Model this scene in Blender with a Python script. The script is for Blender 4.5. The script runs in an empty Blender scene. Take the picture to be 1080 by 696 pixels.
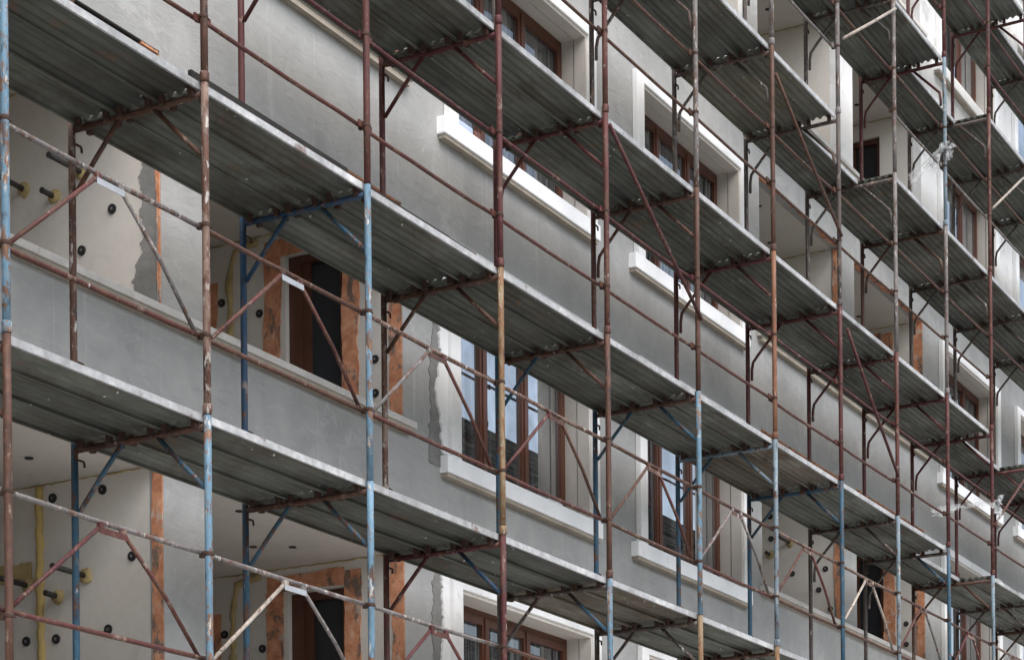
import bpy, bmesh, math, random
from mathutils import Vector, Matrix, noise
R = math.radians
PI = math.pi
sc = bpy.context.scene
COL = sc.collection
rnd = random.Random(11)

# ------------------------------------------------------------------ camera
F_PX, YAW, ROLL, HY = 2258.346, 29.291, 0.516, 1095.967      # photograph is 1080 x 696
CAM = Vector((-10.478, -7.994, 2.4))
cam = bpy.data.cameras.new('camera')
cam.sensor_width = 36.0
cam.lens = F_PX / 1080 * 36
cam.shift_y = (HY - 348) / 1080 * math.cos(R(ROLL))
cam.shift_x = -(HY - 348) / 1080 * math.sin(R(ROLL))
cam.clip_end = 2000
co = bpy.data.objects.new('camera', cam)
COL.objects.link(co)
co.location = CAM
fw = Vector((math.cos(R(YAW)), math.sin(R(YAW)), 0))
rt = Vector((math.sin(R(YAW)), -math.cos(R(YAW)), 0))
up = Vector((0, 0, 1))
M = Matrix((rt, up, -fw)).transposed().to_4x4()
co.matrix_world = Matrix.Translation(CAM) @ M @ Matrix.Rotation(R(-ROLL), 4, 'Z')
sc.camera = co


def px(p):
    """where a point shows in the 1080 x 696 photograph (only used to leave out what is far outside the frame)"""
    d = Vector(p) - CAM
    f = d.dot(fw)
    if f < .5: return None
    u, v = F_PX * d.dot(rt) / f, (HY - 348) - F_PX * d.z / f
    t = R(ROLL)
    return 540 + u * math.cos(t) + v * math.sin(t), 348 - u * math.sin(t) + v * math.cos(t)


def seen(x0, x1, y0, y1, z0, z1, m=60):
    q = [px((x, y, z)) for x in (x0, x1) for y in (y0, y1) for z in (z0, z1)]
    q = [a for a in q if a]
    if not q: return False
    return (min(a[0] for a in q) < 1080 + m and max(a[0] for a in q) > -m and
            min(a[1] for a in q) < 696 + m and max(a[1] for a in q) > -m)


# ------------------------------------------------------------------ materials
class NT:
    def __init__(s, name):
        s.m = bpy.data.materials.new(name)
        s.m.use_nodes = True
        s.t = s.m.node_tree
        s.t.nodes.clear()
        s.out = s.n('ShaderNodeOutputMaterial')
        s.b = s.n('ShaderNodeBsdfPrincipled')
        s.t.links.new(s.b.outputs[0], s.out.inputs[0])

    def n(s, k, **kw):
        a = s.t.nodes.new(k)
        for x, y in kw.items(): setattr(a, x, y)
        return a

    def l(s, a, b): s.t.links.new(a, b)

    def coords(s, stretch=(1, 1, 1), rand=True):
        tc = s.n('ShaderNodeTexCoord')
        v = tc.outputs['Object']
        if rand:
            oi = s.n('ShaderNodeObjectInfo')
            mu = s.n('ShaderNodeMath', operation='MULTIPLY')
            s.l(oi.outputs['Random'], mu.inputs[0]); mu.inputs[1].default_value = 91.7
            ad = s.n('ShaderNodeVectorMath', operation='ADD')
            s.l(v, ad.inputs[0]); s.l(mu.outputs[0], ad.inputs[1])
            v = ad.outputs[0]
        mp = s.n('ShaderNodeMapping')
        mp.inputs['Scale'].default_value = stretch
        s.l(v, mp.inputs['Vector'])
        return mp.outputs[0]

    def noise(s, v, scale, detail=4, rough=.6, dist=0):
        a = s.n('ShaderNodeTexNoise')
        a.inputs['Scale'].default_value = scale
        a.inputs['Detail'].default_value = detail
        a.inputs['Roughness'].default_value = rough
        a.inputs['Distortion'].default_value = dist
        s.l(v, a.inputs['Vector'])
        return a.outputs['Fac']

    def ramp(s, f, stops):
        a = s.n('ShaderNodeValToRGB')
        e = a.color_ramp.elements
        while len(e) < len(stops): e.new(.5)
        for i, (p, c) in enumerate(stops):
            e[i].position = p
            e[i].color = (*c, 1) if len(c) == 3 else c
        s.l(f, a.inputs[0])
        return a.outputs[0]

    def mask(s, f, lo, hi):
        a = s.n('ShaderNodeMapRange')
        a.inputs['From Min'].default_value = lo
        a.inputs['From Max'].default_value = hi
        s.l(f, a.inputs['Value'])
        return a.outputs[0]

    def mix(s, f, a, b):
        m = s.n('ShaderNodeMix', data_type='RGBA')
        if isinstance(f, (int, float)): m.inputs[0].default_value = f
        else: s.l(f, m.inputs[0])
        for i, c in ((6, a), (7, b)):
            if isinstance(c, tuple): m.inputs[i].default_value = (*c, 1)
            else: s.l(c, m.inputs[i])
        return m.outputs[2]

    def math(s, op, a, b):
        m = s.n('ShaderNodeMath', operation=op)
        for i, c in ((0, a), (1, b)):
            if isinstance(c, (int, float)): m.inputs[i].default_value = c
            else: s.l(c, m.inputs[i])
        return m.outputs[0]

    def fin(s, col, rough=.8, metal=0, bump=None, bd=.01, bs=.4, spec=.5):
        if isinstance(col, tuple): s.b.inputs['Base Color'].default_value = (*col, 1)
        else: s.l(col, s.b.inputs['Base Color'])
        if isinstance(rough, (int, float)): s.b.inputs['Roughness'].default_value = rough
        else: s.l(rough, s.b.inputs['Roughness'])
        s.b.inputs['Metallic'].default_value = metal
        s.b.inputs['Specular IOR Level'].default_value = spec
        if bump is not None:
            b = s.n('ShaderNodeBump')
            b.inputs['Distance'].default_value = bd
            b.inputs['Strength'].default_value = bs
            s.l(bump, b.inputs['Height'])
            s.l(b.outputs[0], s.b.inputs['Normal'])
        return s.m


def sc3(c, k): return tuple(min(1, x * k) for x in c)


def paint(name, c, rust=.45, fleck=.62, rc=(.085, .038, .024)):
    lum = sum(c) / 3
    c = tuple(x * (.88 if lum > .12 else .70) for x in c)
    """old scaffold paint: worn patches of rust, drips of white plaster"""
    t = NT(name)
    v = t.coords((1, 1, .55)); v2 = t.coords((1.0, 1.0, .3))
    n1 = t.noise(v, 7, 5, .7); n2 = t.noise(v2, 38, 3, .6); n3 = t.noise(v, 2.2, 3, .5); n4 = t.noise(v, 24, 4, .7)
    base = t.ramp(t.math('ADD', t.math('MULTIPLY', n3, .5), t.math('MULTIPLY', n4, .5)), [(.3, sc3(c, .6)), (.68, sc3(c, 1.35))])
    r = t.ramp(n4, [(.3, sc3(rc, .45)), (.55, rc), (.75, (rc[0] * 1.55, rc[1] * 1.65, rc[2] * 1.7))])
    k = t.math('ADD', n1, t.math('MULTIPLY', t.math('SUBTRACT', n4, .5), .8))
    col = t.mix(t.mask(k, 1 - rust - .05, 1 - rust + .03), base, r)
    n5 = t.noise(v2, 15, 4, .65, .6); n6 = t.noise(v, 11, 5, .7)
    col = t.mix(t.math('MULTIPLY', t.mask(n5, .58, .66), .75), col, (.028, .02, .018))
    col = t.mix(t.math('MULTIPLY', t.mask(n6, .60, .66), .6), col, (.26, .205, .16))
    fl = t.math('MULTIPLY', t.mask(n2, fleck + .025, fleck + .065), t.mask(n1, .42, .5))
    col = t.mix(t.math('MULTIPLY', fl, .8), col, (.44, .42, .39))
    return t.fin(col, .62, 0, n4, .004, .5, .35)


MAT = {}
MAT['rust_red'] = paint('rust_red_paint', (.115, .034, .028), .45, .64)
MAT['red'] = paint('red_paint', (.10, .024, .024), .40, .66)
MAT['rust_brown'] = paint('rust_brown_paint', (.10, .048, .032), .5, .66)
MAT['orange_rust'] = paint('orange_rust_paint', (.22, .105, .062), .5, .6, (.17, .07, .035))
MAT['tan'] = paint('tan_rust_paint', (.26, .19, .11), .48, .6, (.16, .08, .035))
MAT['mixed'] = paint('mixed_worn_paint', (.2, .13, .1), .5, .56)
MAT['light_blue'] = paint('light_blue_paint', (.125, .225, .305), .44, .575, (.14, .075, .045))
MAT['blue'] = paint('blue_paint', (.042, .118, .185), .42, .64)
MAT['deep_blue'] = paint('deep_blue_paint', (.022, .066, .13), .38, .68)
MAT['blue_grey'] = paint('blue_grey_paint', (.165, .225, .265), .4, .58)
MAT['dark_grey'] = paint('dark_grey_paint', (.10, .085, .078), .42, .6, (.10, .06, .045))
MAT['grey'] = paint('grey_paint', (.17, .155, .15), .42, .57, (.11, .065, .05))
MAT['pale'] = paint('pale_dusty_paint', (.36, .31, .26), .36, .55)
COLWORD = {'rust_red': 'rust red', 'red': 'dark red', 'rust_brown': 'rusty brown', 'orange_rust': 'orange rusted', 'tan': 'tan rusted',
           'mixed': 'patchy rusted', 'light_blue': 'light blue', 'blue': 'blue', 'deep_blue': 'deep blue', 'blue_grey': 'blue grey',
           'dark_grey': 'dark brownish grey', 'grey': 'plaster flecked grey', 'pale': 'pale dusty'}


def m_render():
    """base coat trowelled over board: clouds, overlapping trowel passes, sanded patches, thin drips, board joints"""
    t = NT('grey_base_coat')
    v = t.coords((1, 1, 1), False); vs = t.coords((.9, 1, .16), False); vd = t.coords((7, 1, .35), False)
    vt = t.coords((1, 1, 2.6), False)
    big = t.noise(v, .5, 4, .55, .5); mid = t.noise(v, 1.9, 6, .68, .8); st = t.noise(vs, 2.2, 5, .6); fine = t.noise(v, 55, 4, .7)
    trow = t.noise(vt, 3.2, 5, .62, 2.2)
    k = t.math('ADD', t.math('MULTIPLY', big, .40), t.math('ADD', t.math('MULTIPLY', mid, .42), t.math('MULTIPLY', st, .18)))
    col = t.ramp(k, [(.34, (.262, .261, .254)), (.46, (.322, .321, .312)), (.54, (.352, .350, .340)), (.68, (.43, .426, .412))])
    col = t.mix(t.math('MULTIPLY', t.mask(trow, .565, .62), .20), col, (.45, .447, .435))
    col = t.mix(t.math('MULTIPLY', t.mask(trow, .40, .35), .18), col, (.20, .20, .195))
    col = t.mix(t.math('MULTIPLY', t.mask(t.noise(vd, 1.6, 4, .6), .64, .70), .32), col, (.50, .495, .48))
    col = t.mix(t.math('MULTIPLY', t.mask(t.noise(v, 1.1, 7, .75, 1.4), .60, .635), .35), col, (.48, .475, .46))
    col = t.mix(t.math('MULTIPLY', t.mask(fine, .60, .72), .25), col, (.18, .18, .175))
    sx = t.n('ShaderNodeSeparateXYZ'); t.l(v, sx.inputs[0])
    for ax, step, amt in ((0, 1.0, .38), (2, .5, .22)):
        fr = t.math('ABSOLUTE', t.math('SUBTRACT', t.math('FRACT', t.math('DIVIDE', t.math('ADD', sx.outputs[ax], .31), step), 0), .5), 0)
        jm = t.math('MULTIPLY', t.math('MULTIPLY', t.mask(fr, .010, .0), amt), t.mask(mid, .42, .58))
        col = t.mix(jm, col, (.52, .515, .50))
    h = t.math('ADD', t.math('MULTIPLY', fine, .35), t.math('ADD', mid, trow))
    return t.fin(col, .9, 0, h, .010, .5, .25)


MAT['render'] = m_render()


def m_plain(name, c, var=.18, scale=1.6, rough=.85, stain=None, sa=.3, bump=.006, spec=.3, slo=.58, shi=.74):
    t = NT(name)
    v = t.coords()
    a = t.noise(v, scale, 5, .6, .3); b = t.noise(v, scale * 14, 4, .6)
    k = t.math('ADD', t.math('MULTIPLY', a, .7), t.math('MULTIPLY', b, .3))
    col = t.ramp(k, [(.3, sc3(c, 1 - var)), (.7, sc3(c, 1 + var * .6))])
    if stain:
        s_ = t.noise(v, scale * 2.7, 5, .65, .6)
        col = t.mix(t.math('MULTIPLY', t.mask(s_, slo, shi), sa), col, stain)
    return t.fin(col, rough, 0, k, bump, .5, spec)


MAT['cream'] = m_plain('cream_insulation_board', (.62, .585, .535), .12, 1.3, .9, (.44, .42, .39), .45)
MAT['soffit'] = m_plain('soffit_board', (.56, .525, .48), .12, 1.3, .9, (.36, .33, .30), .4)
MAT['white'] = m_plain('white_trim', (.80, .80, .79), .1, 3.0, .75, (.50, .47, .43), .5, .008)
MAT['sill_white'] = m_plain('clean_white_sill', (.90, .90, .90), .07, 3.0, .7, (.62, .59, .55), .45)
MAT['white_wall'] = m_plain('white_primed_wall', (.74, .74, .73), .1, .9, .85, (.42, .42, .41), .65, .01, .3, .55, .66)
MAT['beige'] = m_plain('beige_reveal', (.60, .56, .51), .1, 2.2, .85, (.44, .38, .32), .4)
MAT['board'] = m_plain('weathered_board', (.38, .33, .27), .3, 6, .85, (.15, .11, .08), .5)
MAT['coping'] = m_plain('coping_mortar', (.60, .575, .54), .2, 4, .9, (.36, .31, .26), .5)
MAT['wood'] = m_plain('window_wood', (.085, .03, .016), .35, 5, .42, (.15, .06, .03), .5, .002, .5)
MAT['wood_lit'] = m_plain('lit_window_wood', (.105, .036, .018), .3, 5, .45, (.06, .022, .012), .5, .002, .5)  # the window wood again, coloured lighter so facade frames look lit
MAT['foam'] = m_plain('yellow_foam', (.44, .34, .16), .35, 8, .85, (.52, .47, .38), .6, .02)
MAT['yellow'] = m_plain('yellow_conduit', (.50, .37, .14), .25, 7, .8, (.45, .38, .25), .5, .01)
MAT['steel'] = m_plain('dark_pipe_steel', (.045, .04, .038), .4, 9, .5, (.1, .06, .04), .5)
MAT['black'] = m_plain('black_anchor_plastic', (.022, .022, .024), .2, 9, .5)
MAT['anchor_core'] = m_plain('anchor_core', (.16, .15, .14), .2, 9, .6)
MAT['mortar'] = m_plain('grey_mortar_patch', (.22, .215, .205), .3, 6, .95, (.35, .34, .32), .5, .02)
MAT['timber'] = m_plain('dark_timber_and_shade', (.032, .029, .026), .4, 5, .9, (.13, .05, .022), .7, .004, .2, .64, .68)  # timber boards, and the painted shade strip under one loggia head
MAT['blue_pack'] = m_plain('blue_white_wrapper', (.55, .63, .80), .2, 8, .5)
MAT['brown_pack'] = m_plain('brown_wrapper', (.20, .09, .07), .2, 8, .6)
MAT['core'] = m_plain('inner_masonry', (.25, .22, .2), .2, 2)
MAT['plate_white'] = m_plain('chalky_plate', (.34, .36, .39), .25, 12, .7, (.25, .2, .17), .6)
MAT['green'] = m_plain('pale_green_mesh', (.42, .60, .48), .2, 3, .85, (.6, .65, .6), .5)


def m_brick():
    t = NT('orange_hollow_brick')
    v = t.coords()
    a = t.noise(v, 9, 4, .6); b = t.noise(t.coords((1.6, 1.6, .8)), 4.2, 4, .7, .5); g = t.noise(v, 60, 3)
    col = t.ramp(a, [(.3, (.42, .17, .09)), (.55, (.60, .28, .16)), (.75, (.68, .42, .30))])
    col = t.mix(t.math('MULTIPLY', t.mask(b, .53, .60), .85), col, t.ramp(g, [(.3, (.09, .08, .07)), (.7, (.17, .155, .14))]))
    col = t.mix(t.math('MULTIPLY', t.mask(t.noise(v, 6, 3), .62, .68), .7), col, (.5, .42, .36))
    return t.fin(col, .92, 0, t.math('ADD', a, b), .02, .6, .2)


MAT['brick'] = m_brick()


def m_deck(name, c1, c2, dirt, da, rust=.2):
    t = NT(name)
    v = t.coords((.35, 2.2, 1)); vi = t.coords((1, 1, 1))
    a = t.noise(v, 5, 5, .65); b = t.noise(vi, 1.5, 5, .6, .6); f = t.noise(vi, 70, 3, .6)
    col = t.ramp(a, [(.3, c1), (.7, c2)])
    lf = t.noise(vi, .9, 4, .6, .8)
    col = t.mix(t.math('MULTIPLY', t.mask(lf, .52, .68), .5), col, (.16, .165, .15))
    oi = t.n('ShaderNodeObjectInfo')
    hs = t.n('ShaderNodeHueSaturation'); t.l(col, hs.inputs['Color'])
    mr = t.n('ShaderNodeMapRange'); mr.inputs['To Min'].default_value = .72; mr.inputs['To Max'].default_value = 1.35
    t.l(oi.outputs['Random'], mr.inputs['Value']); t.l(mr.outputs[0], hs.inputs['Value'])
    col = hs.outputs['Color']
    spl = t.math('MULTIPLY', t.mask(t.noise(vi, 6.5, 6, .72, .8), .64, .68), t.mask(t.noise(vi, 1.3, 2), .48, .56))
    col = t.mix(t.math('MULTIPLY', spl, .55), col, (.33, .33, .32))
    col = t.mix(t.math('MULTIPLY', t.mask(b, .48, .66), da), col, dirt)
    r = t.noise(vi, 3.1, 6, .7, .4)
    col = t.mix(t.math('MULTIPLY', t.mask(r, .60, .70), rust), col, (.16, .075, .035))
    vo = t.n('ShaderNodeTexVoronoi'); vo.inputs['Scale'].default_value = 9; t.l(vi, vo.inputs['Vector'])
    dots = t.math('MULTIPLY', t.mask(vo.outputs['Distance'], .10, .06), t.mask(t.noise(vi, 2.6, 2), .5, .56))
    col = t.mix(t.math('MULTIPLY', dots, .8), col, (.62, .62, .60))  # daylight through the perforations, put into the colour as pale dots
    return t.fin(col, .68, 0, f, .002, .4, .35)


MAT['deck'] = m_deck('weathered_galvanised_deck', (.058, .064, .054), (.128, .134, .115), (.060, .050, .034), .85, .5)
MAT['deck_brown'] = m_deck('brown_stained_deck', (.085, .07, .05), (.15, .13, .10), (.07, .045, .025), .7, .6)
MAT['deck_yellow'] = m_deck('yellow_stained_deck', (.075, .075, .058), (.135, .135, .105), (.10, .08, .04), .5, .3)
MAT['deck_edge'] = m_plain('worn_bright_deck_edge', (.36, .365, .37), .35, 5, .65, (.17, .145, .125), .75, .003, .4)
def m_edge():
    t = NT('worn_deck_edge')
    v = t.coords((.6, 1, 1)); f = t.coords()
    a = t.noise(v, 2.4, 5, .65, .4); b = t.noise(f, 16, 5, .7)
    col = t.ramp(t.math('ADD', t.math('MULTIPLY', a, .6), t.math('MULTIPLY', b, .4)), [(.32, (.15, .145, .135)), (.47, (.30, .305, .31)), (.56, (.40, .405, .41)), (.68, (.64, .64, .63))])
    col = t.mix(t.math('MULTIPLY', t.mask(t.noise(f, 5.5, 5, .7), .62, .67), .7), col, (.13, .075, .05))
    return t.fin(col, .65, 0, b, .004, .5, .4)


MAT['deck_edge'] = m_edge()
MAT['hook'] = m_plain('rusty_hook', (.055, .03, .022), .4, 20, .8, (.2, .1, .05), .5)


def m_glass(name, k):
    t = NT(name)
    v = t.coords()
    n = t.noise(v, .9, 2, .4)
    cur = t.noise(t.coords((9, 1, .25)), 2.0, 3, .5)
    t.fin(t.ramp(cur, [(.42, (.015, .016, .018)), (.60, (.10, .105, .105)), (.7, (.17, .175, .175))]), .02)
    t.b.inputs['IOR'].default_value = 1.52
    gl = t.n('ShaderNodeBsdfGlossy'); gl.inputs['Roughness'].default_value = .015
    gl.inputs['Color'].default_value = (.9, .93, .97, 1)
    bp = t.n('ShaderNodeBump'); bp.inputs['Distance'].default_value = .01; bp.inputs['Strength'].default_value = .22
    t.l(n, bp.inputs['Height']); t.l(bp.outputs[0], gl.inputs['Normal'])
    mx = t.n('ShaderNodeMixShader'); 
    dm = t.n('ShaderNodeMapRange'); dm.inputs['From Min'].default_value = .35; dm.inputs['From Max'].default_value = .65
    dm.inputs['To Min'].default_value = k * .55; dm.inputs['To Max'].default_value = k
    t.l(t.noise(v, 1.7, 4, .6, .6), dm.inputs['Value']); t.l(dm.outputs[0], mx.inputs[0])
    t.l(t.b.outputs[0], mx.inputs[1]); t.l(gl.outputs[0], mx.inputs[2]); t.l(mx.outputs[0], t.out.inputs[0])
    return t.m


MAT['glass'] = m_glass('window_glass', .55); MAT['dull_glass'] = m_glass('dusty_window_glass', .12)
t = NT('dark_room_glass'); t.fin((.022, .025, .03), .1, spec=.5); MAT['dark_glass'] = t.m


def m_plastic():
    t = NT('translucent_plastic_film')
    v = t.coords()
    t.fin((.78, .80, .80), .25)
    tr = t.n('ShaderNodeBsdfTransparent')
    tl = t.n('ShaderNodeBsdfTranslucent'); tl.inputs[0].default_value = (.8, .82, .82, 1)
    m1 = t.n('ShaderNodeMixShader'); m1.inputs[0].default_value = .4
    t.l(t.b.outputs[0], m1.inputs[1]); t.l(tl.outputs[0], m1.inputs[2])
    m2 = t.n('ShaderNodeMixShader')
    t.l(t.mask(t.noise(v, 9, 3), .15, .62), m2.inputs[0])
    t.l(m1.outputs[0], m2.inputs[1]); t.l(tr.outputs[0], m2.inputs[2])
    t.l(m2.outputs[0], t.out.inputs[0])
    return t.m


MAT['plastic'] = m_plastic()
MAT['ground'] = m_plain('pale_dusty_yard', (.42, .41, .39), .25, .6, .95, (.24, .23, .20), .6)
MAT['added_reflection_mound'] = m_plain('dark_reflection_mound', (.035, .045, .022), .5, .06, .95, (.02, .03, .015), .6)


# ------------------------------------------------------------------ mesh helpers
class MB:
    def __init__(s): s.bm = bmesh.new()

    def box(s, x0, x1, y0, y1, z0, z1, mi=0):
        v = [s.bm.verts.new((x, y, z)) for x in (x0, x1) for y in (y0, y1) for z in (z0, z1)]
        for q in ((0, 1, 3, 2), (4, 6, 7, 5), (0, 4, 5, 1), (2, 3, 7, 6), (0, 2, 6, 4), (1, 5, 7, 3)):
            f = s.bm.faces.new([v[i] for i in q]); f.material_index = mi
        return s

    def tube(s, pts, r, seg=12, mi=0, caps=True):
        pts = [Vector(p) for p in pts]
        if not isinstance(r, (list, tuple)): r = [r] * len(pts)
        rings = []
        a = None
        for i, p in enumerate(pts):
            if i == 0: d = pts[1] - p
            elif i == len(pts) - 1: d = p - pts[i - 1]
            else: d = (pts[i + 1] - p).normalized() + (p - pts[i - 1]).normalized()
            d.normalize()
            if a is None:
                a = d.orthogonal().normalized()
            a = (a - d * a.dot(d)).normalized()
            b = d.cross(a)
            rings.append([s.bm.verts.new(p + (a * math.cos(2 * PI * j / seg) + b * math.sin(2 * PI * j / seg)) * r[i]) for j in range(seg)])
        for i in range(len(rings) - 1):
            for j in range(seg):
                f = s.bm.faces.new((rings[i][j], rings[i][(j + 1) % seg], rings[i + 1][(j + 1) % seg], rings[i + 1][j]))
                f.smooth = True; f.material_index = mi
        if caps:
            for ring in (rings[0][::-1], rings[-1]):
                f = s.bm.faces.new(ring); f.material_index = mi
        return s

    def prism(s, poly, lift, mi=0):
        """closed plate: 3-D polygon moved by the vector LIFT"""
        lift = Vector(lift)
        a = [s.bm.verts.new(Vector(p)) for p in poly]; b = [s.bm.verts.new(Vector(p) + lift) for p in poly]
        n = len(poly)
        s.bm.faces.new(a[::-1]).material_index = mi; s.bm.faces.new(b).material_index = mi
        for i in range(n):
            s.bm.faces.new((a[i], a[(i + 1) % n], b[(i + 1) % n], b[i])).material_index = mi
        return s

    def mesh(s, name, mats):
        bmesh.ops.recalc_face_normals(s.bm, faces=s.bm.faces)
        me = bpy.data.meshes.new(name)
        s.bm.to_mesh(me); s.bm.free()
        for m in (mats if isinstance(mats, (list, tuple)) else [mats]):
            me.materials.append(MAT[m] if isinstance(m, str) else m)
        return me

    def obj(s, name, mats, parent=None, loc=(0, 0, 0)):
        return put(name, s.mesh(name, mats), parent, loc)


def put(name, me, parent=None, loc=(0, 0, 0)):
    o = bpy.data.objects.new(name, me)
    COL.objects.link(o)
    o.location = loc
    if parent: o.parent = parent
    return o


def tag(o, label, cat, group=None):
    o['label'] = label; o['category'] = cat
    if group: o['group'] = group
    return o


def empty(name, label, cat, loc=(0, 0, 0), group=None):
    o = bpy.data.objects.new(name, None); COL.objects.link(o)
    o.location = loc; o.empty_display_size = .2
    return tag(o, label, cat, group)


def bevel(o, w=.006, seg=2):
    b = o.modifiers.new('edge', 'BEVEL'); b.width = w; b.segments = seg; b.limit_method = 'ANGLE'
    return o


def grid_wall(us, vs, hole, to3, th, mat_of=None):
    """a solid wall as one closed surface: cells of the grid us x vs that are not holes; to3(u, v, d) places a point at depth d"""
    bm = bmesh.new(); V = {}

    def v(i, j, d):
        k = (i, j, d)
        if k not in V: V[k] = bm.verts.new(to3(us[i], vs[j], th * d))
        return V[k]
    full = lambda i, j: 0 <= i < len(us) - 1 and 0 <= j < len(vs) - 1 and not hole((us[i] + us[i + 1]) / 2, (vs[j] + vs[j + 1]) / 2)
    for i in range(len(us) - 1):
        for j in range(len(vs) - 1):
            if not full(i, j): continue
            mi = mat_of((us[i] + us[i + 1]) / 2, (vs[j] + vs[j + 1]) / 2) if mat_of else 0
            fs = [bm.faces.new((v(i, j, 0), v(i + 1, j, 0), v(i + 1, j + 1, 0), v(i, j + 1, 0))),
                  bm.faces.new((v(i, j, 1), v(i, j + 1, 1), v(i + 1, j + 1, 1), v(i + 1, j, 1)))]
            for (a, b, di, dj) in (((i, j), (i + 1, j), 0, -1), ((i + 1, j), (i + 1, j + 1), 1, 0), ((i + 1, j + 1), (i, j + 1), 0, 1), ((i, j + 1), (i, j), -1, 0)):
                if not full(i + di, j + dj):
                    fs.append(bm.faces.new((v(*a, 0), v(*b, 0), v(*b, 1), v(*a, 1))))
            for f in fs: f.material_index = mi
    bmesh.ops.recalc_face_normals(bm, faces=bm.faces)
    return bm


def ragged(u0, u1, v0, v1, amp, step, seed, edges='r'):
    """outline of a strip whose chosen long sides are torn; list of (u, v)"""
    g = random.Random(seed)
    step *= .3
    n = max(6, int((v1 - v0) / step))
    L_, R_ = [], []
    o1 = g.uniform(0, 90)

    def w(t, o):
        return amp * 1.5 * (1.25 * noise.noise(Vector((t * 2.1, o, 9))) + .6 * noise.noise(Vector((t * 6.3, o, 3))) + .45 * noise.noise(Vector((t * 17, o, 3))) + .3 * noise.noise(Vector((t * 43, o, 5))))
    for i in range(n + 1):
        v = v0 + (v1 - v0) * i / n
        L_.append((u0 + (w(v, o1) if 'l' in edges else 0), v))
        R_.append((u1 + (w(v, o1 + 40) if 'r' in edges else 0), v))
    return L_ + R_[::-1]


# ------------------------------------------------------------------ setting
g = MB(); g.box(-300, 400, -300, 300, -.5, 0); o = g.obj('ground', 'ground'); o['kind'] = 'structure'
bm = bmesh.new()
NX, NY = 70, 12
hv = {}
for i in range(NX + 1):
    for j in range(NY + 1):
        x = -160 + 460 * i / NX; y = -30 - 110 * j / NY
        h = 13 * min(1, j / 3.0) + 9 * min(1, j / 9) + (noise.noise(Vector((x * .03, y * .03, 1))) * 5 + noise.noise(Vector((x * .15, y * .15, 4))) * 2.2) * min(1, j / 2)
        hv[i, j] = bm.verts.new((x, y, h - .2))
for i in range(NX):
    for j in range(NY): bm.faces.new((hv[i, j], hv[i + 1, j], hv[i + 1, j + 1], hv[i, j + 1]))
bmesh.ops.recalc_face_normals(bm, faces=bm.faces)
me = bpy.data.meshes.new('added_reflection_mound'); bm.to_mesh(me); bm.free(); me.materials.append(MAT['added_reflection_mound'])
for p in me.polygons: p.use_smooth = True
o = put('added_reflection_mound', me); o['kind'] = 'structure'  # unseen mound in place of houses opposite, added to darken the pane reflections

# ------------------------------------------------------------------ building
YF, TH, ST, PER = 1.40, .12, 2.86, 13.27          # facade plane, coat thickness, storey height, repeat of the plan
YB = 3.46                                          # back of the loggias
NS = range(-1, 5)
head = lambda n: 9.28 + ST * n
cope = lambda n: 7.47 + ST * n
wsill = lambda n: 7.34 + ST * n
whead = lambda n: 9.11 + ST * n
LOG1 = [(-1.27 + PER * p, 1.30 + PER * p) for p in (0, 1, 2)]
LOG2 = [(1.78 + PER * p, 4.43 + PER * p) for p in (0, 1)]
WIN = [(5.27 + PER * p + q, 7.71 + PER * p + q) for p in (0, 1) for q in (0, 3.65)]
X0B, X1B, ZTOP = -6.0, 29.0, 22.0
B = empty('apartment_building', 'unfinished apartment building, grey coated and white primed walls with loggias, behind the scaffold', 'building', (0, 0, 0))

us = sorted({X0B, X1B, 14.57, 16.9} | {x for l in LOG1 + LOG2 + WIN for x in l})
vs = sorted({0, ZTOP, 12.86, 13.19} | {f(n) for f in (head, cope, wsill, whead) for n in NS})
vs = [v for v in vs if v <= ZTOP]


def hole(x, z):
    for a, b in LOG1 + LOG2:
        if a < x < b and any(cope(n) < z < head(n) for n in NS): return True
    for a, b in WIN:
        if a < x < b and any(wsill(n) < z < whead(n) for n in NS): return True
    return False


bm = grid_wall(us, vs, hole, lambda u, v, d: (u, YF + d, v), TH, lambda x, z: 1 if (z > 13.19 and x > 14.57) else 0)
me = bpy.data.meshes.new('facade_wall'); bm.to_mesh(me); bm.free()
me.materials.append(MAT['render']); me.materials.append(MAT['white_wall'])
put('facade_wall', me, B)
MB().box(X0B, X1B, YB + .25, 14, 0, ZTOP).obj('core_wall', 'core', B)
MB().box(X0B - .3, X1B + .3, YF - .5, 14.4, ZTOP + .003, ZTOP + .3).obj('roof', 'core', B)
MB().box(X0B, X0B + .2, YF + TH + .003, YB + .247, 0, ZTOP).obj('end_wall', 'render', B)
MB().box(X1B - .2, X1B, YF + TH + .003, YB + .247, 0, ZTOP).obj('end_wall', 'render', B)

# --- parts repeated over the facade
_ac = MB()
_ac.tube([(0, 0, 0), (-.012, 0, 0)], [.036, .034], 14)
_ac.tube([(-.0125, 0, 0), (-.015, 0, 0)], [.011, .010], 10, 1)
ANCH = _ac.mesh('anchor_disc', ['black', 'anchor_core'])
_ac = MB(); _ac.tube([(0, 0, 0), (0, 0, -.008)], [.032, .03], 12)
ANCH_S = _ac.mesh('anchor_disc', ['black'])


def pipe_stub(x, y, z, l, r=.02):
    p = MB().tube([(0, 0, 0), (-l, .004, .006)], r, 12)
    p.tube([(-l - .001, .004, .006), (-l - .012, .004, .006)], r * 1.12, 12)
    p = p.obj('pipe_stub', 'steel', B, (x, y, z))
    bm = bmesh.new()
    bmesh.ops.create_icosphere(bm, subdivisions=3, radius=.055)
    for v in bm.verts:
        v.co *= 1 + .45 * noise.noise(v.co * 22 + Vector((y, z, x)) * 3)
        v.co.x *= .55
    for f in bm.faces: f.smooth = True
    me = bpy.data.meshes.new('foam_collar'); bm.to_mesh(me); bm.free(); me.materials.append(MAT['foam'])
    put('foam_collar', me, p)


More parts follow.
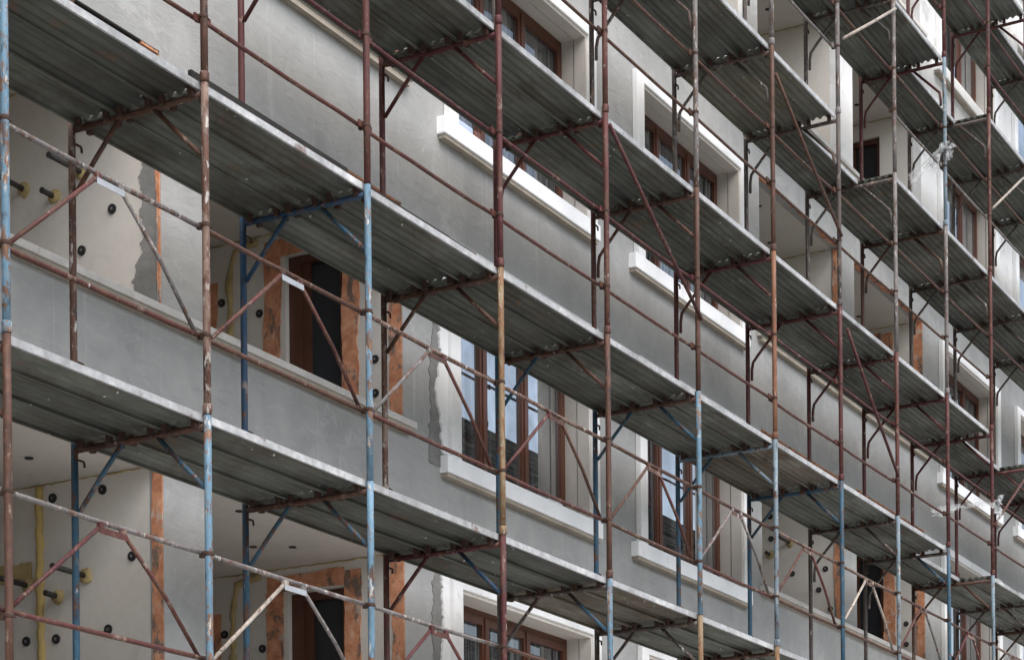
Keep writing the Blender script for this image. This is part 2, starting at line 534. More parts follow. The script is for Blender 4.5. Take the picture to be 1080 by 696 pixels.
def foam_bead(pts, r, seed, name='foam_bead', mat='foam'):
    g = random.Random(seed)
    out, rr = [], []
    for a, b in zip(pts, pts[1:]):
        a, b = Vector(a), Vector(b)
        n = max(2, int((b - a).length / .05))
        for i in range(n):
            out.append(a.lerp(b, i / n) + Vector((0, g.uniform(-.008, .008), g.uniform(-.008, .008))))
            rr.append(r * (g.uniform(.6, 1.4) if mat == 'foam' else g.uniform(.9, 1.12)))
    out.append(Vector(pts[-1])); rr.append(r)
    return MB().tube(out, rr, 8).obj(name, mat, B)


def brick_strip(x0, x1, y0, y1, z0, z1, seed, name='brick_edge'):
    """bare brick left uncoated: slightly uneven plate"""
    bm = bmesh.new()
    nz = max(2, int((z1 - z0) / .12)); ny = max(2, int((y1 - y0) / .06)); nx = max(1, int((x1 - x0) / .12))
    m = MB(); m.box(x0, x1, y0, y1, z0, z1)
    o = m.obj(name, 'brick', B)
    return o


def loggia_common(a, b, n, kind):
    fl, hd = cope(n) - .78, head(n)
    vis = seen(a, b, YF, YB, cope(n), hd, 40)
    if not vis: return False
    s = n * 7 + int(a * 10)
    if kind == 2:      # the wall at the far end holds a window
        ys = [YF + TH + .002, 1.99, 2.57, YB + .1]; zs = [fl + .003, fl + .15, hd - .22, hd - .003]
        bm = grid_wall(ys, zs, lambda y, z: 1.99 < y < 2.57 and fl + .15 < z < hd - .22, lambda u, v, d: (b + d, u, v), .2)
        me = bpy.data.meshes.new('loggia_side_wall'); bm.to_mesh(me); bm.free(); me.materials.append(MAT['cream'])
        put('loggia_side_wall', me, B)
    else:
        MB().box(b, b + .2, YF + TH + .002, YB + .1, fl + .003, hd - .003).obj('loggia_side_wall', 'cream', B)
    MB().box(a - .2, a, YF + TH + .002, YB + .1, fl + .003, hd - .003).obj('loggia_side_wall', 'cream', B)
    MB().box(a + .002, b - .002, YB, YB + .1, fl + .003, hd - .003).obj('loggia_back_wall', 'cream', B)
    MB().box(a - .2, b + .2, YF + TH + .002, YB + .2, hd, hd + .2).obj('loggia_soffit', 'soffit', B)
    MB().box(a - .2, b + .2, YF + TH + .002, YB + .2, fl - .06, fl).obj('loggia_floor', 'core', B)
    # bare brick around the opening
    white = b > 14 and n >= 2
    if not white:
        w = .125 if kind == 2 else (.1 if (n, b < 5) != (0, True) else .035)
        z = cope(n) + .01
        m = MB(); pl = [(b - .010, u, v) for u, v in ragged(YF + .004, YF + w, z, hd - .012, .016, .11, s, 'r')]
        m.prism(pl, (.0097, 0, 0)); m.obj('brick_edge', 'brick', B)
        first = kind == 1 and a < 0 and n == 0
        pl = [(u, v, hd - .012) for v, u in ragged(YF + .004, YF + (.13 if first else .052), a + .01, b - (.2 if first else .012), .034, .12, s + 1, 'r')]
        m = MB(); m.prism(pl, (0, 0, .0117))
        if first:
            m.obj('soffit_shade_strip', 'timber', B)  # dark strip painted in for the soffit's shade, borrowing the timber colour
            MB().box(b - .19, b - .012, YF + .004, YF + .13, hd - .02, hd - .0003).obj('brick_edge', 'brick', B)
        else: m.obj('brick_edge', 'brick', B)
    # coping
    if not (a > 14 and n >= 2):
        pass
    for k in range(7):
        g = random.Random(s * 31 + k)
        put('anchor_disc', ANCH_S, B, (a + (b - a) * (.2 + .6 * ((k * .37 + .1) % 1)), YF + .3 + (YB - YF - .5) * ((k * .61 + .2) % 1), hd))
    foam_bead([(b - .004, YF + .2, hd - .006), (b - .004, YB - .05, hd - .006)], .006, s + 5)
    return True


def window_parts(n, b):
    """dark wooden window in the loggia's end wall with bare brick round it"""
    fl, hd = cope(n) - .78, head(n)
    x = b + .05
    y0, y1, z0, z1 = 1.992, 2.568, fl + .152, hd - .222
    m = MB()
    m.box(x, x + .08, y0, y0 + .055, z0, z1); m.box(x, x + .08, y1 - .12, y1, z0, z1)
    m.box(x, x + .08, y0 + .055, y1 - .12, z1 - .07, z1); m.box(x, x + .08, y0 + .055, y1 - .12, z0, z0 + .07)
    m.box(x + .02, x + .06, y1 - .2, y1 - .12, z0 + .07, z1 - .07)
    w = m.obj('loggia_window', 'wood', B)
    MB().box(x + .055, x + .065, y0 + .055, y1 - .2, z0 + .07, z1 - .07).obj('pane', 'dark_glass', w)
    s = int(b * 10) + n
    if n >= 2 and b > 14: return
    for (ya, yb, za, zb) in ((1.825, 1.985, z0 - .2, hd - .09), (2.62, 2.79, z0 - .2, hd - .2), (3.28, 3.40, z0 - .4, hd - .32)):
        m = MB(); m.prism([(b - .009, u, v) for u, v in ragged(ya, yb, za, zb, .012, .1, s + int(ya * 10), 'lr')], (.0087, 0, 0))
        m.obj('brick_edge', 'brick', B)
    m = MB(); m.prism([(b - .012, v, u) for u, v in ragged(hd - .205, hd - .07, 1.995, 2.78, .012, .1, s, 'lr')], (.0117, 0, 0)); m.obj('brick_edge', 'brick', B)
    foam_bead([(b - .004, 3.16, fl), (b - .004, 3.15, hd - .3), (b - .004, 3.1, hd - .08), (b - .004, 2.85, hd - .05)], .028, s)
    for (y, z) in ((1.67, 8.04), (1.67, 7.76), (3.24, 8.78), (2.84, 8.62)):
        put('anchor_disc', ANCH, B, (b, y, z + ST * n))


for n in NS:
    for i, (a, b) in enumerate(LOG1):
        if loggia_common(a, b, n, 1):
            dz = ST * n
            if n < 2:
                dots = {(0, 0): ((1.83, 8.27), (2.11, 8.03)), (0, -1): ((1.94, 9.17), (2.40, 9.17), (1.90, 8.18), (2.38, 8.16), (2.66, 8.17), (1.68, 8.67)),
                        (1, 0): ((2.36, 8.94), (2.35, 8.66), (2.07, 8.19), (1.63, 8.20), (1.72, 7.95), (1.57, 7.70))}.get((i, n), ((2.3, 8.9), (1.7, 8.2), (2.1, 8.2)))
                for (y, z) in dots: put('anchor_disc', ANCH, B, (b, y, z + dz))
                pipe_stub(b, 2.10, 8.58 + dz, .34); pipe_stub(b, 2.36, 8.46 + dz, .12); pipe_stub(b, 2.64, 8.57 + dz, .30)
                if n == -1 or i:
                    foam_bead([(b - .012, 2.50, cope(n) - .3), (b - .012, 2.515, cope(n) + .9), (b - .012, 2.52, head(n) - .02)], .030, 5, 'yellow_pipe', 'yellow')
                    m = MB(); m.prism([(b - .018, v, u) for u, v in ragged(8.61 + dz, 8.75 + dz, 2.60, 3.3, .02, .1, 6, 'lr')], (.0175, 0, 0)); m.obj('foam_seam', 'foam', B)
                else:
                    m = MB(); m.prism([(b - .006, u, v) for u, v in ragged(YF + .042, YF + .15, cope(n) - .1, head(n) - .1, .075, .07, 9, 'r')], (.0057, 0, 0)); m.obj('mortar_patch', 'mortar', B)
    for i, (a, b) in enumerate(LOG2):
        if loggia_common(a, b, n, 2): window_parts(n, b)
    # copings run on over the pier between the two loggias
    for i in (0, 1):
        a, b = LOG1[i][0], LOG2[i][1]
        if seen(a, b, YF, YF, cope(n), cope(n), 30):
            z = cope(n)
            bevel(MB().box(a - .1, b + .1, YF - .075, YF - .002, z - .034, z + .02).obj('coping', 'coping', B), .005)
            MB().box(a - .06, b + .06, YF - .058, YF - .002, z - .085, z - .037).obj('coping_batten', 'board', B)

# --- windows in the facade: build one, share its meshes
a, b = WIN[0]; z0, z1 = wsill(0), whead(0)
X = b - a; Z = z1 - z0; YW = 1.625
m = MB()
m.box(0, .075, 0, .07, 0, Z); m.box(X - .075, X, 0, .07, 0, Z); m.box(.075, X - .075, 0, .07, Z - .08, Z); m.box(.075, X - .075, 0, .07, 0, .07)
SW = (X - .15) / 3
for k in range(3):
    x0 = .075 + SW * k; x1 = x0 + SW
    m.box(x0 + .004, x0 + .062, -.018, .05, .072, Z - .082); m.box(x1 - .062, x1 - .004, -.018, .05, .072, Z - .082)
    m.box(x0 + .062, x1 - .062, -.018, .05, Z - .15, Z - .082); m.box(x0 + .062, x1 - .062, -.018, .05, .072, .15)
for k in (1, 2): m.box(.075 + SW * k - .026, .075 + SW * k + .026, -.03, -.0185, .075, Z - .085)
ME_F = m.mesh('window', 'wood_lit')
m = MB(); m.box(.062, SW - .062, .012, .026, .15, Z - .15); ME_P = m.mesh('pane', 'glass'); ME_P2 = ME_P.copy(); ME_P2.materials[0] = MAT['dull_glass']
# reveal: two rings of board with an open joint between them
bm = grid_wall([.0, .022, X - .022, X], [.0, Z - .022, Z], lambda u, v: .022 < u < X - .022 and v < Z - .022, lambda u, v, d: (u, d, v), .135)
me = bpy.data.meshes.new('reveal'); bm.to_mesh(me); bm.free(); me.materials.append(MAT['beige']); ME_R = me
bm = grid_wall([.0, .030, X - .030, X], [.0, Z - .030, Z], lambda u, v: .03 < u < X - .03 and v < Z - .03, lambda u, v, d: (u, d, v), .125)
me = bpy.data.meshes.new('reveal'); bm.to_mesh(me); bm.free(); me.materials.append(MAT['beige']); ME_R2 = me
bm = grid_wall([-.16, .0, X, X + .16], [.0, Z, Z + .10], lambda u, v: 0 < u < X and v < Z, lambda u, v, d: (u, d, v), .06)
me = bpy.data.meshes.new('surround'); bm.to_mesh(me); bm.free(); me.materials.append(MAT['white']); ME_S = me
m = MB(); m.box(-.27, X + .17, -.085, .215, -.15, 0); ME_L = m.mesh('sill', 'sill_white')
m = MB(); m.box(-.25, X + .15, -.066, -.002, -.182, -.153); ME_LB = m.mesh('sill_underlay', 'board')


def facade_window(a, n):
    z = wsill(n)
    if not seen(a - .3, a + X + .3, YF - .1, YW, z - .2, z + Z + .2, 60): return
    w = put('window', ME_F, B, (a, YW, z + .002))
    for k in range(3): put('pane', ME_P if n in (0, 2, 3) else ME_P2, w, (.075 + SW * k, 0, 0))
    put('reveal', ME_R, w, (0, 1.497 - YW, 0)); put('reveal', ME_R2, w, (0, 1.36 - YW, 0))
    bevel(put('surround', ME_S, w, (0, 1.338 - YW, 0)), .006)
    bevel(put('sill', ME_L, w, (0, YF - YW, 0)), .008)
    put('sill_underlay', ME_LB, w, (0, YF - YW, 0))


for n in NS:
    for (a, b) in WIN: facade_window(a, n)
# torn plaster beside the surround of the first window column
for n in (-1, 0):
    m = MB(); m.prism([(u, YF - .026, v) for u, v in ragged(4.99, 5.108, wsill(n) + .02, whead(n) + .1, .045, .07, 40 + n, 'l')], (0, .0255, 0))
    m.obj('plaster_patch', 'white', B)
    m = MB(); m.prism([(u, YF - .008, v) for u, v in ragged(4.86, 5.06, wsill(n) - .1, whead(n) + .12, .05, .08, 44 + n, 'l')], (0, .0077, 0))
    m.obj('mortar_patch', 'mortar', B)

# ------------------------------------------------------------------ scaffold
BAY, WD, RT = 1.8, 1.05, .0235
LV = [4.216, 6.216, 8.236, 10.07, 12.08, 14.09, 16.10, 18.11]
ORD = ['first', 'second', 'third', 'fourth', 'fifth', 'sixth', 'seventh', 'eighth', 'ninth', 'tenth', 'eleventh', 'twelfth', 'thirteenth', 'fourteenth', 'fifteenth']
DECKW = ['lowest', 'lowest', 'second', 'third', 'fourth', 'fifth', 'sixth', 'topmost']
# colours of (outer, inner) uprights by lift, keyed by upright number
RC = {2: ('rust_red', 'red'), 3: ('rust_brown', 'rust_brown'), 4: ('grey', 'rust_brown'), 5: ('red', 'rust_red'), 6: ('red', 'red'), 7: ('red', 'red')}
RH = {2: (.40, 1.02), 3: (.68, 1.21), 4: (.71, 1.17), 5: (.6, 1.15), 6: (.6, 1.15), 7: (.6, 1.15)}
FC = {
    0: {-1: ('rust_brown', 'deep_blue'), 0: ('light_blue', 'blue'), 1: ('light_blue', 'blue'), 2: ('red', 'rust_red'), 3: ('light_blue', 'dark_grey'), 4: ('tan', 'dark_grey'), 5: ('tan', 'grey')},
    1: {-1: ('light_blue', 'mixed'), 0: ('mixed', 'mixed'), 1: ('light_blue', 'deep_blue'), 2: ('tan', 'mixed'), 3: ('rust_brown', 'blue'), 4: ('light_blue', 'blue'), 5: ('blue_grey', 'blue'), 6: ('blue', 'blue'), 7: ('blue_grey', 'dark_grey'), 8: ('blue', 'dark_grey'), 9: ('blue_grey', 'rust_brown')},
    2: {-1: ('light_blue', 'red'), 0: ('rust_brown', 'rust_brown'), 1: ('rust_red', 'red'), 2: ('red', 'red'), 3: ('rust_red', 'red'), 4: ('rust_brown', 'rust_red'), 5: ('orange_rust', 'red'), 6: ('red', 'red'), 7: ('rust_red', 'red'), 8: ('red', 'red'), 9: ('red', 'red'), 10: ('red', 'red')},
    3: {1: ('rust_red', 'red'), 2: ('red', 'red'), 3: ('rust_red', 'dark_grey'), 4: ('grey', 'dark_grey'), 5: ('rust_brown', 'dark_grey'), 6: ('dark_grey', 'dark_grey'), 7: ('grey', 'dark_grey'), 8: ('grey', 'rust_brown'), 9: ('rust_red', 'dark_grey'), 10: ('red', 'dark_grey')},
    4: {5: ('grey', 'dark_grey'), 6: ('grey', 'dark_grey'), 7: ('grey', 'dark_grey'), 8: ('blue_grey', 'red'), 9: ('rust_red', 'dark_grey'), 10: ('red', 'dark_grey')},
    5: {8: ('red', 'red'), 9: ('red', 'red'), 10: ('rust_red', 'red')},
}
OFF = {k: rnd.uniform(-.025, .025) for k in range(-3, 16)}
OFF[-1] = .03; OFF[0] = -.03; OFF[1] = -.03
cache = {}


def shared(key, make):
    if key not in cache: cache[key] = make()
    return cache[key]


def up_mesh(h, c):
    def mk():
        m = MB(); m.tube([(0, 0, .0), (0, 0, .5), (0, 0, h * .5), (0, 0, h - .5), (0, 0, h - .004)], RT, 14)
        return m.mesh('standard', c)
    return shared(('st', round(h, 3), c), mk)


def collar_mesh(c):
    def mk():
        m = MB(); m.tube([(0, 0, .0), (0, 0, .012), (0, 0, .055), (0, 0, .065)], [RT + .001, RT + .0065, RT + .0065, RT + .001], 14)
        return m.mesh('collar', c)
    return shared(('co', c), mk)


def coupler_mesh(c):
    def mk():
        m = MB(); m.tube([(0, 0, -.014), (0, 0, -.010), (0, 0, .010), (0, 0, .014)], [RT + .0005, RT + .003, RT + .003, RT + .0005], 14)
        m.box(-.013, .013, RT, RT + .04, -.018, .018)
        m.tube([(RT, -.004, 0), (RT + .02, -.004, 0)], .007, 6)
        m.tube([(-RT, .006, 0), (-RT - .008, .006, 0)], .009, 6)
        return m.mesh('coupler', c)
    return shared(('cpl', c), mk)


def pin_mesh_x(c):
    def mk():
        m = MB(); m.tube([(RT, 0, 0), (RT + .06, 0, 0), (RT + .068, 0, -.008), (RT + .07, 0, -.035)], .0085, 8)
        return m.mesh('rail_pin', c)
    return shared(('pinx', c), mk)


def trans_mesh(c):
    def mk():
        m = MB(); m.tube([(0, RT, 0), (0, WD / 2, -.004), (0, WD - RT, 0)], .0205, 12)
        return m.mesh('transom', c)
    return shared(('tr', c), mk)


def knee_mesh(c, outer, bent):
    def mk():
        m = MB()
        if outer:
            if bent: pts = [(0, .385, -.012), (0, .12, -.28), (0, .062, -.34), (0, .048, -.42), (0, .047, -.5)]
            else: pts = [(0, .385, -.012), (0, .2, -.2), (0, RT, -.37)]
        else:
            y = WD
            if bent: pts = [(0, y - .385, -.012), (0, y - .12, -.30), (0, y - .062, -.37), (0, y - .048, -.45), (0, y - .047, -.56)]
            else: pts = [(0, y - .385, -.012), (0, y - .2, -.21), (0, y - RT, -.41)]
        m.tube(pts, .0155, 10)
        return m.mesh('knee_brace', c)
    return shared(('kn', c, outer, bent), mk)


def frame(k, m):
    z, zt = LV[m], LV[m + 1]
    x = BAY * k + OFF[k] * .8
    if not seen(x, x, 0, WD, z, zt, 12): return
    row = FC.get(m, {})
    co_, ci = row.get(k, rnd.choice([('red', 'red'), ('rust_red', 'dark_grey'), ('grey', 'dark_grey'), ('rust_brown', 'rust_brown')]))
    lab = (f"{COLWORD[co_]} scaffold frame rising from the {DECKW[m]} deck, {ORD[k + 1]} upright from the near end" if m
           else f"{COLWORD[co_]} scaffold frame carrying the lowest deck, {ORD[k + 1]} upright from the near end")
    e = empty('scaffold_portal', lab, 'scaffold frame', (x, 0, z), 'portal frames of the scaffold')
    h = zt - z
    so = put('standard', up_mesh(h, co_), e); si = put('standard', up_mesh(h, ci), e, (0, WD, 0))
    if co_ != ci:
        so['label'] = COLWORD[co_] + ' outer upright'; si['label'] = COLWORD[ci] + ' inner upright'
    if (k * 7 + m * 3) % 3 != 1: put('collar', collar_mesh(co_), e)
    put('collar', collar_mesh(ci), e, (0, WD, 0))
    tc = ci if (ci in ('deep_blue', 'red', 'dark_grey', 'rust_brown', 'mixed')) else co_
    if (m, k) == (1, 1): tc = 'deep_blue'
    elif tc in ('light_blue', 'mixed', 'tan', 'deep_blue'): tc = 'rust_brown'
    bent = ci == 'dark_grey' or (m >= 2 and k >= 3)
    put('transom', trans_mesh(tc), e, (0, 0, h - .068))
    kc = {'light_blue': 'blue', 'blue': 'blue'}.get(co_, tc)
    put('knee_brace', knee_mesh(kc if m > 0 or k != 2 else 'deep_blue', True, bent and m > 2), e, (0, 0, h - .068))
    put('knee_brace', knee_mesh(tc if ci != 'blue' else 'blue', False, bent), e, (0, 0, h - .068))
    for zz in ((.485, 1.155) if m < 2 else RH.get(m, (.6, 1.15))):
        put('coupler', coupler_mesh('hook'), e, (0, 0, zz))
    for zz in (.48, 1.16):
        put('rail_pin', pin_mesh_x('hook'), e, (0, WD, min(zz + (.02 if zz < 1 else .72), h - .12)))


# --- decks
def plank_mesh(w, mats, first):
    def mk():
        L_ = BAY - .012
        prof = []                      # across the plank: y, z of the ribbed sheet seen from below
        n = 48
        zt = .012
        for i in range(n + 1):
            y = .004 + (w - .008) * i / n
            s = math.sin(2 * PI * 4 * (i / n) - PI / 2)
            s = max(-.85, min(.85, s * 1.3)) / .85
            prof.append((y, zt - .013 + .011 * s))
        m = MB(); bm = m.bm
        outline = [(0, -.034), (.018, -.034), (.018, -.030), (.004, -.030)] + prof + [(w - .004, -.032), (w - .018, -.032), (w - .018, -.036), (w, -.036), (w, .012), (0, .012)]
        A = [bm.verts.new((0, y, z)) for y, z in outline]; C = [bm.verts.new((L_, y, z)) for y, z in outline]
        N = len(outline)
        for i in range(N):
            f = bm.faces.new((A[i], A[(i + 1) % N], C[(i + 1) % N], C[i]))
            if i == N - 1 and first: f.material_index = 1
            if i == 0 and first: f.material_index = 1
            if 4 <= i < 4 + n: f.smooth = True
        bm.faces.new(A[::-1]); bm.faces.new(C)
        for xx in (.03, L_ - .062):
            for yy in (.03, w - .07):
                m.box(xx, xx + .032, yy, yy + .035, -.075, -.012, 2)
        return m.mesh('plank', list(mats))
    return shared(('pl', w, mats, first), mk)


HALF = {(2, 8), (3, 9), (4, 6), (5, 8), (6, 10)}       # bays where the outer boards are left out for the ladder
BROWN = {(2, 5): 'deck_brown', (4, 5): 'deck_yellow', (3, 5): 'deck', (2, 0): 'deck', (1, 3): 'deck_brown'}


def deck(k, m):
    x = BAY * k + .006
    z = LV[m] - .004
    if not seen(x, x + BAY, 0, WD, z - .05, z + .02, 12): return
    half = (m, k) in HALF
    mat = BROWN.get((m, k), 'deck')
    if half: lab = f"half width steel deck beside a ladder gap, {DECKW[m]} level, {ORD[k + 1]} bay"
    else: lab = f"{'brown stained' if mat != 'deck' else 'grey corrugated'} steel deck, {DECKW[m]} level, {ORD[k + 1]} bay from the near end"
    e = empty('scaffold_deck', lab, 'scaffold deck', (x, 0, z), 'steel decks laid between the scaffold frames')
    g = random.Random(k * 13 + m)
    w = .327
    ys = [.03, .362, .694]
    if half: ys = [.44, .735]; w = .29
    for i, y in enumerate(ys):
        p = put('plank', plank_mesh(w, (mat, 'deck_edge' if i == 0 else mat, 'hook'), i == 0), e, (g.uniform(-.008, .008), y, g.uniform(-.004, .004)))
        p.rotation_euler = (0, g.uniform(-.002, .002), 0)


# --- rails
def rail_pts(l, g, sag=.004):
    return [(l * i / 6, g.uniform(-.002, .002), -sag * math.sin(PI * i / 6) + g.uniform(-.002, .002)) for i in range(7)]


def rails(k, m):
    x = BAY * k
    z = LV[m]
    if not seen(x, x + BAY, 0, .05, z + .3, z + 1.3, 6): return
    g = random.Random(k * 17 + m * 5)
    w = DECKW[m]
    bay = f"{ORD[k + 1]} bay from the near end"
    if m <= 1:
        c1 = g.choice(['rust_brown', 'mixed', 'rust_brown', 'grey'])
        hi, lo = (1.155, .485) if m == 1 else (1.165, .525)
        e = empty('guardrail_panel', f"rusty guardrail panel with slanted struts {'above' if m else 'below'} the lowest deck, {bay}", 'guardrail', (x, .05, z), 'guardrail panels with slanted struts')
        m1 = MB(); m1.tube([(p[0] + .0, p[1], p[2] + hi) for p in rail_pts(BAY, g)], .0152, 10); m1.obj('top_rail', c1, e)
        m1 = MB(); m1.tube([(p[0] + .0, p[1], p[2] + lo) for p in rail_pts(BAY, g)], .0152, 10); m1.obj('bottom_rail', g.choice(['rust_brown', 'rust_red']), e)
        s1 = g.choice(['rust_red', 'rust_brown', 'grey', 'red']); s2 = g.choice(['rust_red', 'rust_brown', 'grey'])
        if (m, k) in ((1, 0), (1, -1)): s1, s2 = 'rust_red', ('grey' if k == -1 else 'rust_red')
        if (m, k) == (0, 0): s1, s2 = 'pale', 'grey'
        if (m, k) == (1, 6): s1, s2 = 'pale', 'pale'
        MB().tube([(.07, 0, lo + .005), (.42, -.012, lo + (hi - lo) * .45), (.80, -.012, hi - .05)], .0135, 10).obj('strut', s1, e)
        MB().tube([(1.04, -.012, hi - .05), (1.40, -.012, lo + (hi - lo) * .48), (1.73, 0, lo + .005)], .0135, 10).obj('strut', s2, e)
        pc = 'plate_white' if (m, k) in ((1, 0), (0, 0), (1, -1)) else g.choice(['mixed', 'rust_brown', 'rust_red'])
        p = MB().box(.80, 1.04, -.030, -.026, hi - .078, hi - .042).obj('plate', pc, e)
        MB().box(.80, .845, -.026, -.002, hi - .06, hi - .012).obj('bracket', s1, e)
        MB().box(.995, 1.04, -.026, -.002, hi - .06, hi - .012).obj('bracket', s2, e)
    else:
        for i, h in enumerate(RH[m]):
            if (m, k) in HALF and i == 0 and m != 2: continue
            c = RC[m][i]
            o = MB().tube(rail_pts(BAY - .01, g, .006), .0142, 10).box(.012, .075, -.024, -.012, -.022, .022).box(BAY - .085, BAY - .022, -.024, -.012, -.022, .022).obj('guard_rail', c, None, (x + .005, .045 if i else .05, z + h + g.uniform(-.012, .012)))
            tag(o, f"{'upper' if i else 'lower'} {COLWORD[c]} guard rail above the {w} deck, {bay}", 'guard rail', 'plain guard rail tubes')


for m in range(0, 7):
    for k in range(-2, 14):
        frame(k, m)
        rails(k, m)
for m in range(1, 8):
    for k in range(-2, 14):
        deck(k, m)

# --- single diagonal tubes
for (xa, za, xb, zb, c, lab) in (
    (5.40, 9.97, 7.22, 8.88, 'red', 'dark red diagonal brace tube above the second deck in front of the first window column'),
    (9.02, 11.80, 10.80, 10.79, 'rust_brown', 'rusty brown diagonal brace tube hanging between third and fourth decks'),
    (10.94, 9.86, 12.52, 8.66, 'red', 'dark red diagonal brace tube above the second deck in front of the second loggia'),
    (10.90, 12.90, 12.56, 13.90, 'pale', 'pale plaster splashed brace tube rising above the fourth deck ladder gap'),
    (16.20, 12.88, 17.6, 13.75, 'pale', 'short pale brace tube above the fourth deck at the far uprights'),
    (16.15, 8.85, 17.85, 9.95, 'rust_red', 'rust red brace tube rising from the tied plastic film at the far end')):
    o = MB().tube([(0, 0, 0), ((xb - xa) * .5, .006, (zb - za) * .5 - .006), (xb - xa, 0, zb - za)], .0165, 10).obj('diagonal_brace', c, None, (xa, -.032, za))
    tag(o, lab, 'brace', 'diagonal brace tubes')

# --- dark timber lying along the second deck
for (x0, x1, lab) in ((.03, 1.76, 'dark weathered timber board lying on the second deck behind the white deck edge'),
                      (1.84, 3.5, 'second dark timber board lying on the second deck, further along')):
    o = bevel(MB().box(0, x1 - x0, 0, .03, 0, .12 if x0 < 1 else .085).obj('timber_board', 'timber', None, (x0, .14, LV[2] + .016)), .004)
    o.rotation_euler = (0, 0, R(.25))
    tag(o, lab, 'board', 'timber boards on the deck')

# --- small loose things
zs = wsill(1)
o = bevel(MB().box(0, .16, 0, .09, 0, .13).obj('wrapped_package', 'white', None, (5.12, 1.37, zs + .001)), .01)
tag(o, 'small white package standing at the end of an upper window sill', 'package')
m = MB(); m.box(0, .26, 0, .10, 0, .095)
o = bevel(m.obj('wrapped_package', 'blue_pack', None, (5.30, 1.37, zs + .001)), .012)
tag(o, 'pale blue package lying on an upper window sill beside a white one', 'package')
o = bevel(MB().box(0, .10, 0, .09, 0, .10).obj('wrapped_package', 'brown_pack', None, (5.60, 1.37, zs + .001)), .012)
tag(o, 'reddish brown package on an upper window sill behind the scaffold rail', 'package')
m = MB(); m.tube([(0, 0, 0), (.02, 0, .001), (.26, .01, .001), (.28, .01, 0)], [.04, .05, .05, .04], 16)
o = m.obj('foam_roll', 'white', None, (7.02, 1.42, wsill(0) + .05)); o.rotation_euler = (0, 0, R(12))
tag(o, 'short white foam roll lying on the sill of the lower grey wall window', 'roll')


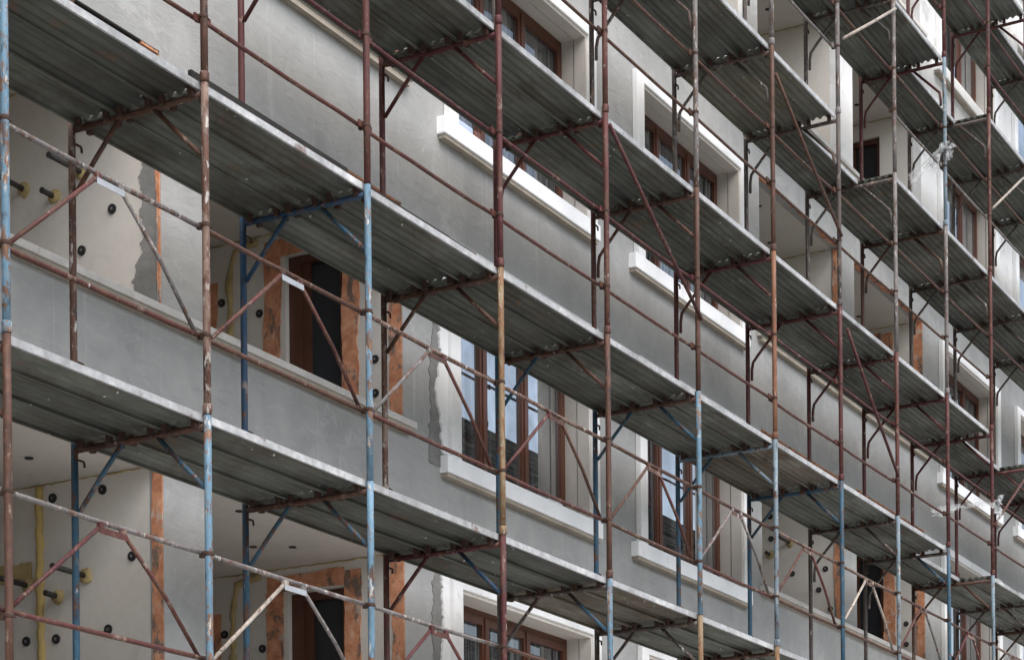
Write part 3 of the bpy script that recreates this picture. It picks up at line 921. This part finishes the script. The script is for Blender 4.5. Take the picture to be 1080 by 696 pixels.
def film_thing(label, x, z, tail, seed):
    """thin film bunched and knotted round an upright: folded flaps that leave the knot and hang"""
    g = random.Random(seed)
    bm = bmesh.new()

    def flap(direction, length, width, fold, drop):
        d = Vector(direction).normalized(); side = d.cross(Vector((0, 0, 1))).normalized()
        if side.length < .1: side = Vector((1, 0, 0))
        nu, nv = 16, 22
        o = g.uniform(0, 50); rows = []
        for i in range(nu + 1):
            t_ = i / nu
            wd = .02 + width * t_ ** .7
            c = d * (length * t_) + Vector((0, 0, -drop * t_ * t_)) + d * .02
            row = []
            for j in range(nv + 1):
                s_ = j / nv - .5
                q = c + (side * .55 + Vector((0, 0, .8))) * (s_ * wd * 2)
                amp = fold * (.25 + t_)
                n3 = Vector((noise.noise(Vector((s_ * 9, t_ * 1.5, o))), noise.noise(Vector((s_ * 9, t_ * 1.5, o + 9))), noise.noise(Vector((s_ * 5, t_ * 5, o + 5)))))
                n4 = Vector((noise.noise(Vector((s_ * 22, t_ * 9, o + 2))), noise.noise(Vector((s_ * 22, t_ * 9, o + 3))), noise.noise(Vector((s_ * 22, t_ * 9, o + 7)))))
                row.append(bm.verts.new(q + n3 * amp * 2.2 + n4 * amp * .3))
            rows.append(row)
        for i in range(nu):
            for j in range(nv): bm.faces.new((rows[i][j], rows[i + 1][j], rows[i + 1][j + 1], rows[i][j + 1])).smooth = True
    shapes = {3: (((1, -.4, .3), .09, .08, .03, .07), ((-1, -.5, .2), .11, .09, .035, .10), ((-.6, .6, -.2), .15, .08, .04, .20), ((-.2, -1, .2), .07, .09, .03, .05)),
              8: (((.7, -.6, .4), .08, .07, .03, .05), ((-.8, -.6, -.3), .10, .07, .03, .12), ((.3, -.9, -.2), .07, .09, .03, .10))}[seed]
    for (dr, L_, W_, fo, dp) in shapes: flap(dr, L_, W_, fo, dp)
    if tail: flap(tail, Vector(tail).length, .07, .02, .10)
    bmesh.ops.solidify(bm, geom=bm.faces[:], thickness=.0015)
    me = bpy.data.meshes.new('plastic_film'); bm.to_mesh(me); bm.free(); me.materials.append(MAT['plastic'])
    o = put('plastic_film', me, None, (x, 0, z))
    tag(o, label, 'plastic sheet', 'plastic films tied to the scaffold')


film_thing('crumpled clear plastic film tied round an upright above the fourth deck', 14.36, 12.98, (-.3, .3, -.3), 3)
film_thing('clear plastic film knotted on an upright with a long tail blown towards the wall', 16.22, 9.16, (-.75, .55, -.12), 8)

# ------------------------------------------------------------------ light
w = bpy.data.worlds.new('World'); sc.world = w; w.use_nodes = True
nt = w.node_tree; nt.nodes.clear()
sky = nt.nodes.new('ShaderNodeTexSky'); sky.sky_type = 'NISHITA'; sky.sun_disc = False
SUN_EL, SUN_AZ = R(58), R(-120)          # azimuth of the sun measured from +X, counter-clockwise
sky.sun_elevation = SUN_EL; sky.sun_rotation = PI / 2 - SUN_AZ
sky.dust_density = 3.5; sky.air_density = 1.2; sky.ozone_density = 1.0
bg = nt.nodes.new('ShaderNodeBackground'); bg.inputs[1].default_value = .13
ow = nt.nodes.new('ShaderNodeOutputWorld')
bw = nt.nodes.new('ShaderNodeRGBToBW'); nt.links.new(sky.outputs[0], bw.inputs[0])
mxs = nt.nodes.new('ShaderNodeMix'); mxs.data_type = 'RGBA'; mxs.inputs[0].default_value = .38     # thin cloud greys the sky
nt.links.new(sky.outputs[0], mxs.inputs[6]); nt.links.new(bw.outputs[0], mxs.inputs[7])
nt.links.new(mxs.outputs[2], bg.inputs[0]); nt.links.new(bg.outputs[0], ow.inputs[0])
sd = bpy.data.lights.new('sun', 'SUN'); sd.energy = 1.0; sd.angle = R(70); sd.color = (1, .98, .95)
so = bpy.data.objects.new('sun', sd); COL.objects.link(so)
dv = Vector((math.cos(SUN_EL) * math.cos(SUN_AZ), math.cos(SUN_EL) * math.sin(SUN_AZ), math.sin(SUN_EL)))
so.rotation_euler = dv.to_track_quat('Z', 'Y').to_euler()
so.location = (0, -20, 30)
vs_ = sc.view_settings
vs_.view_transform = 'Standard'; vs_.look = 'None'; vs_.gamma = 1; vs_.use_curve_mapping = False
vs_.exposure = 1.30
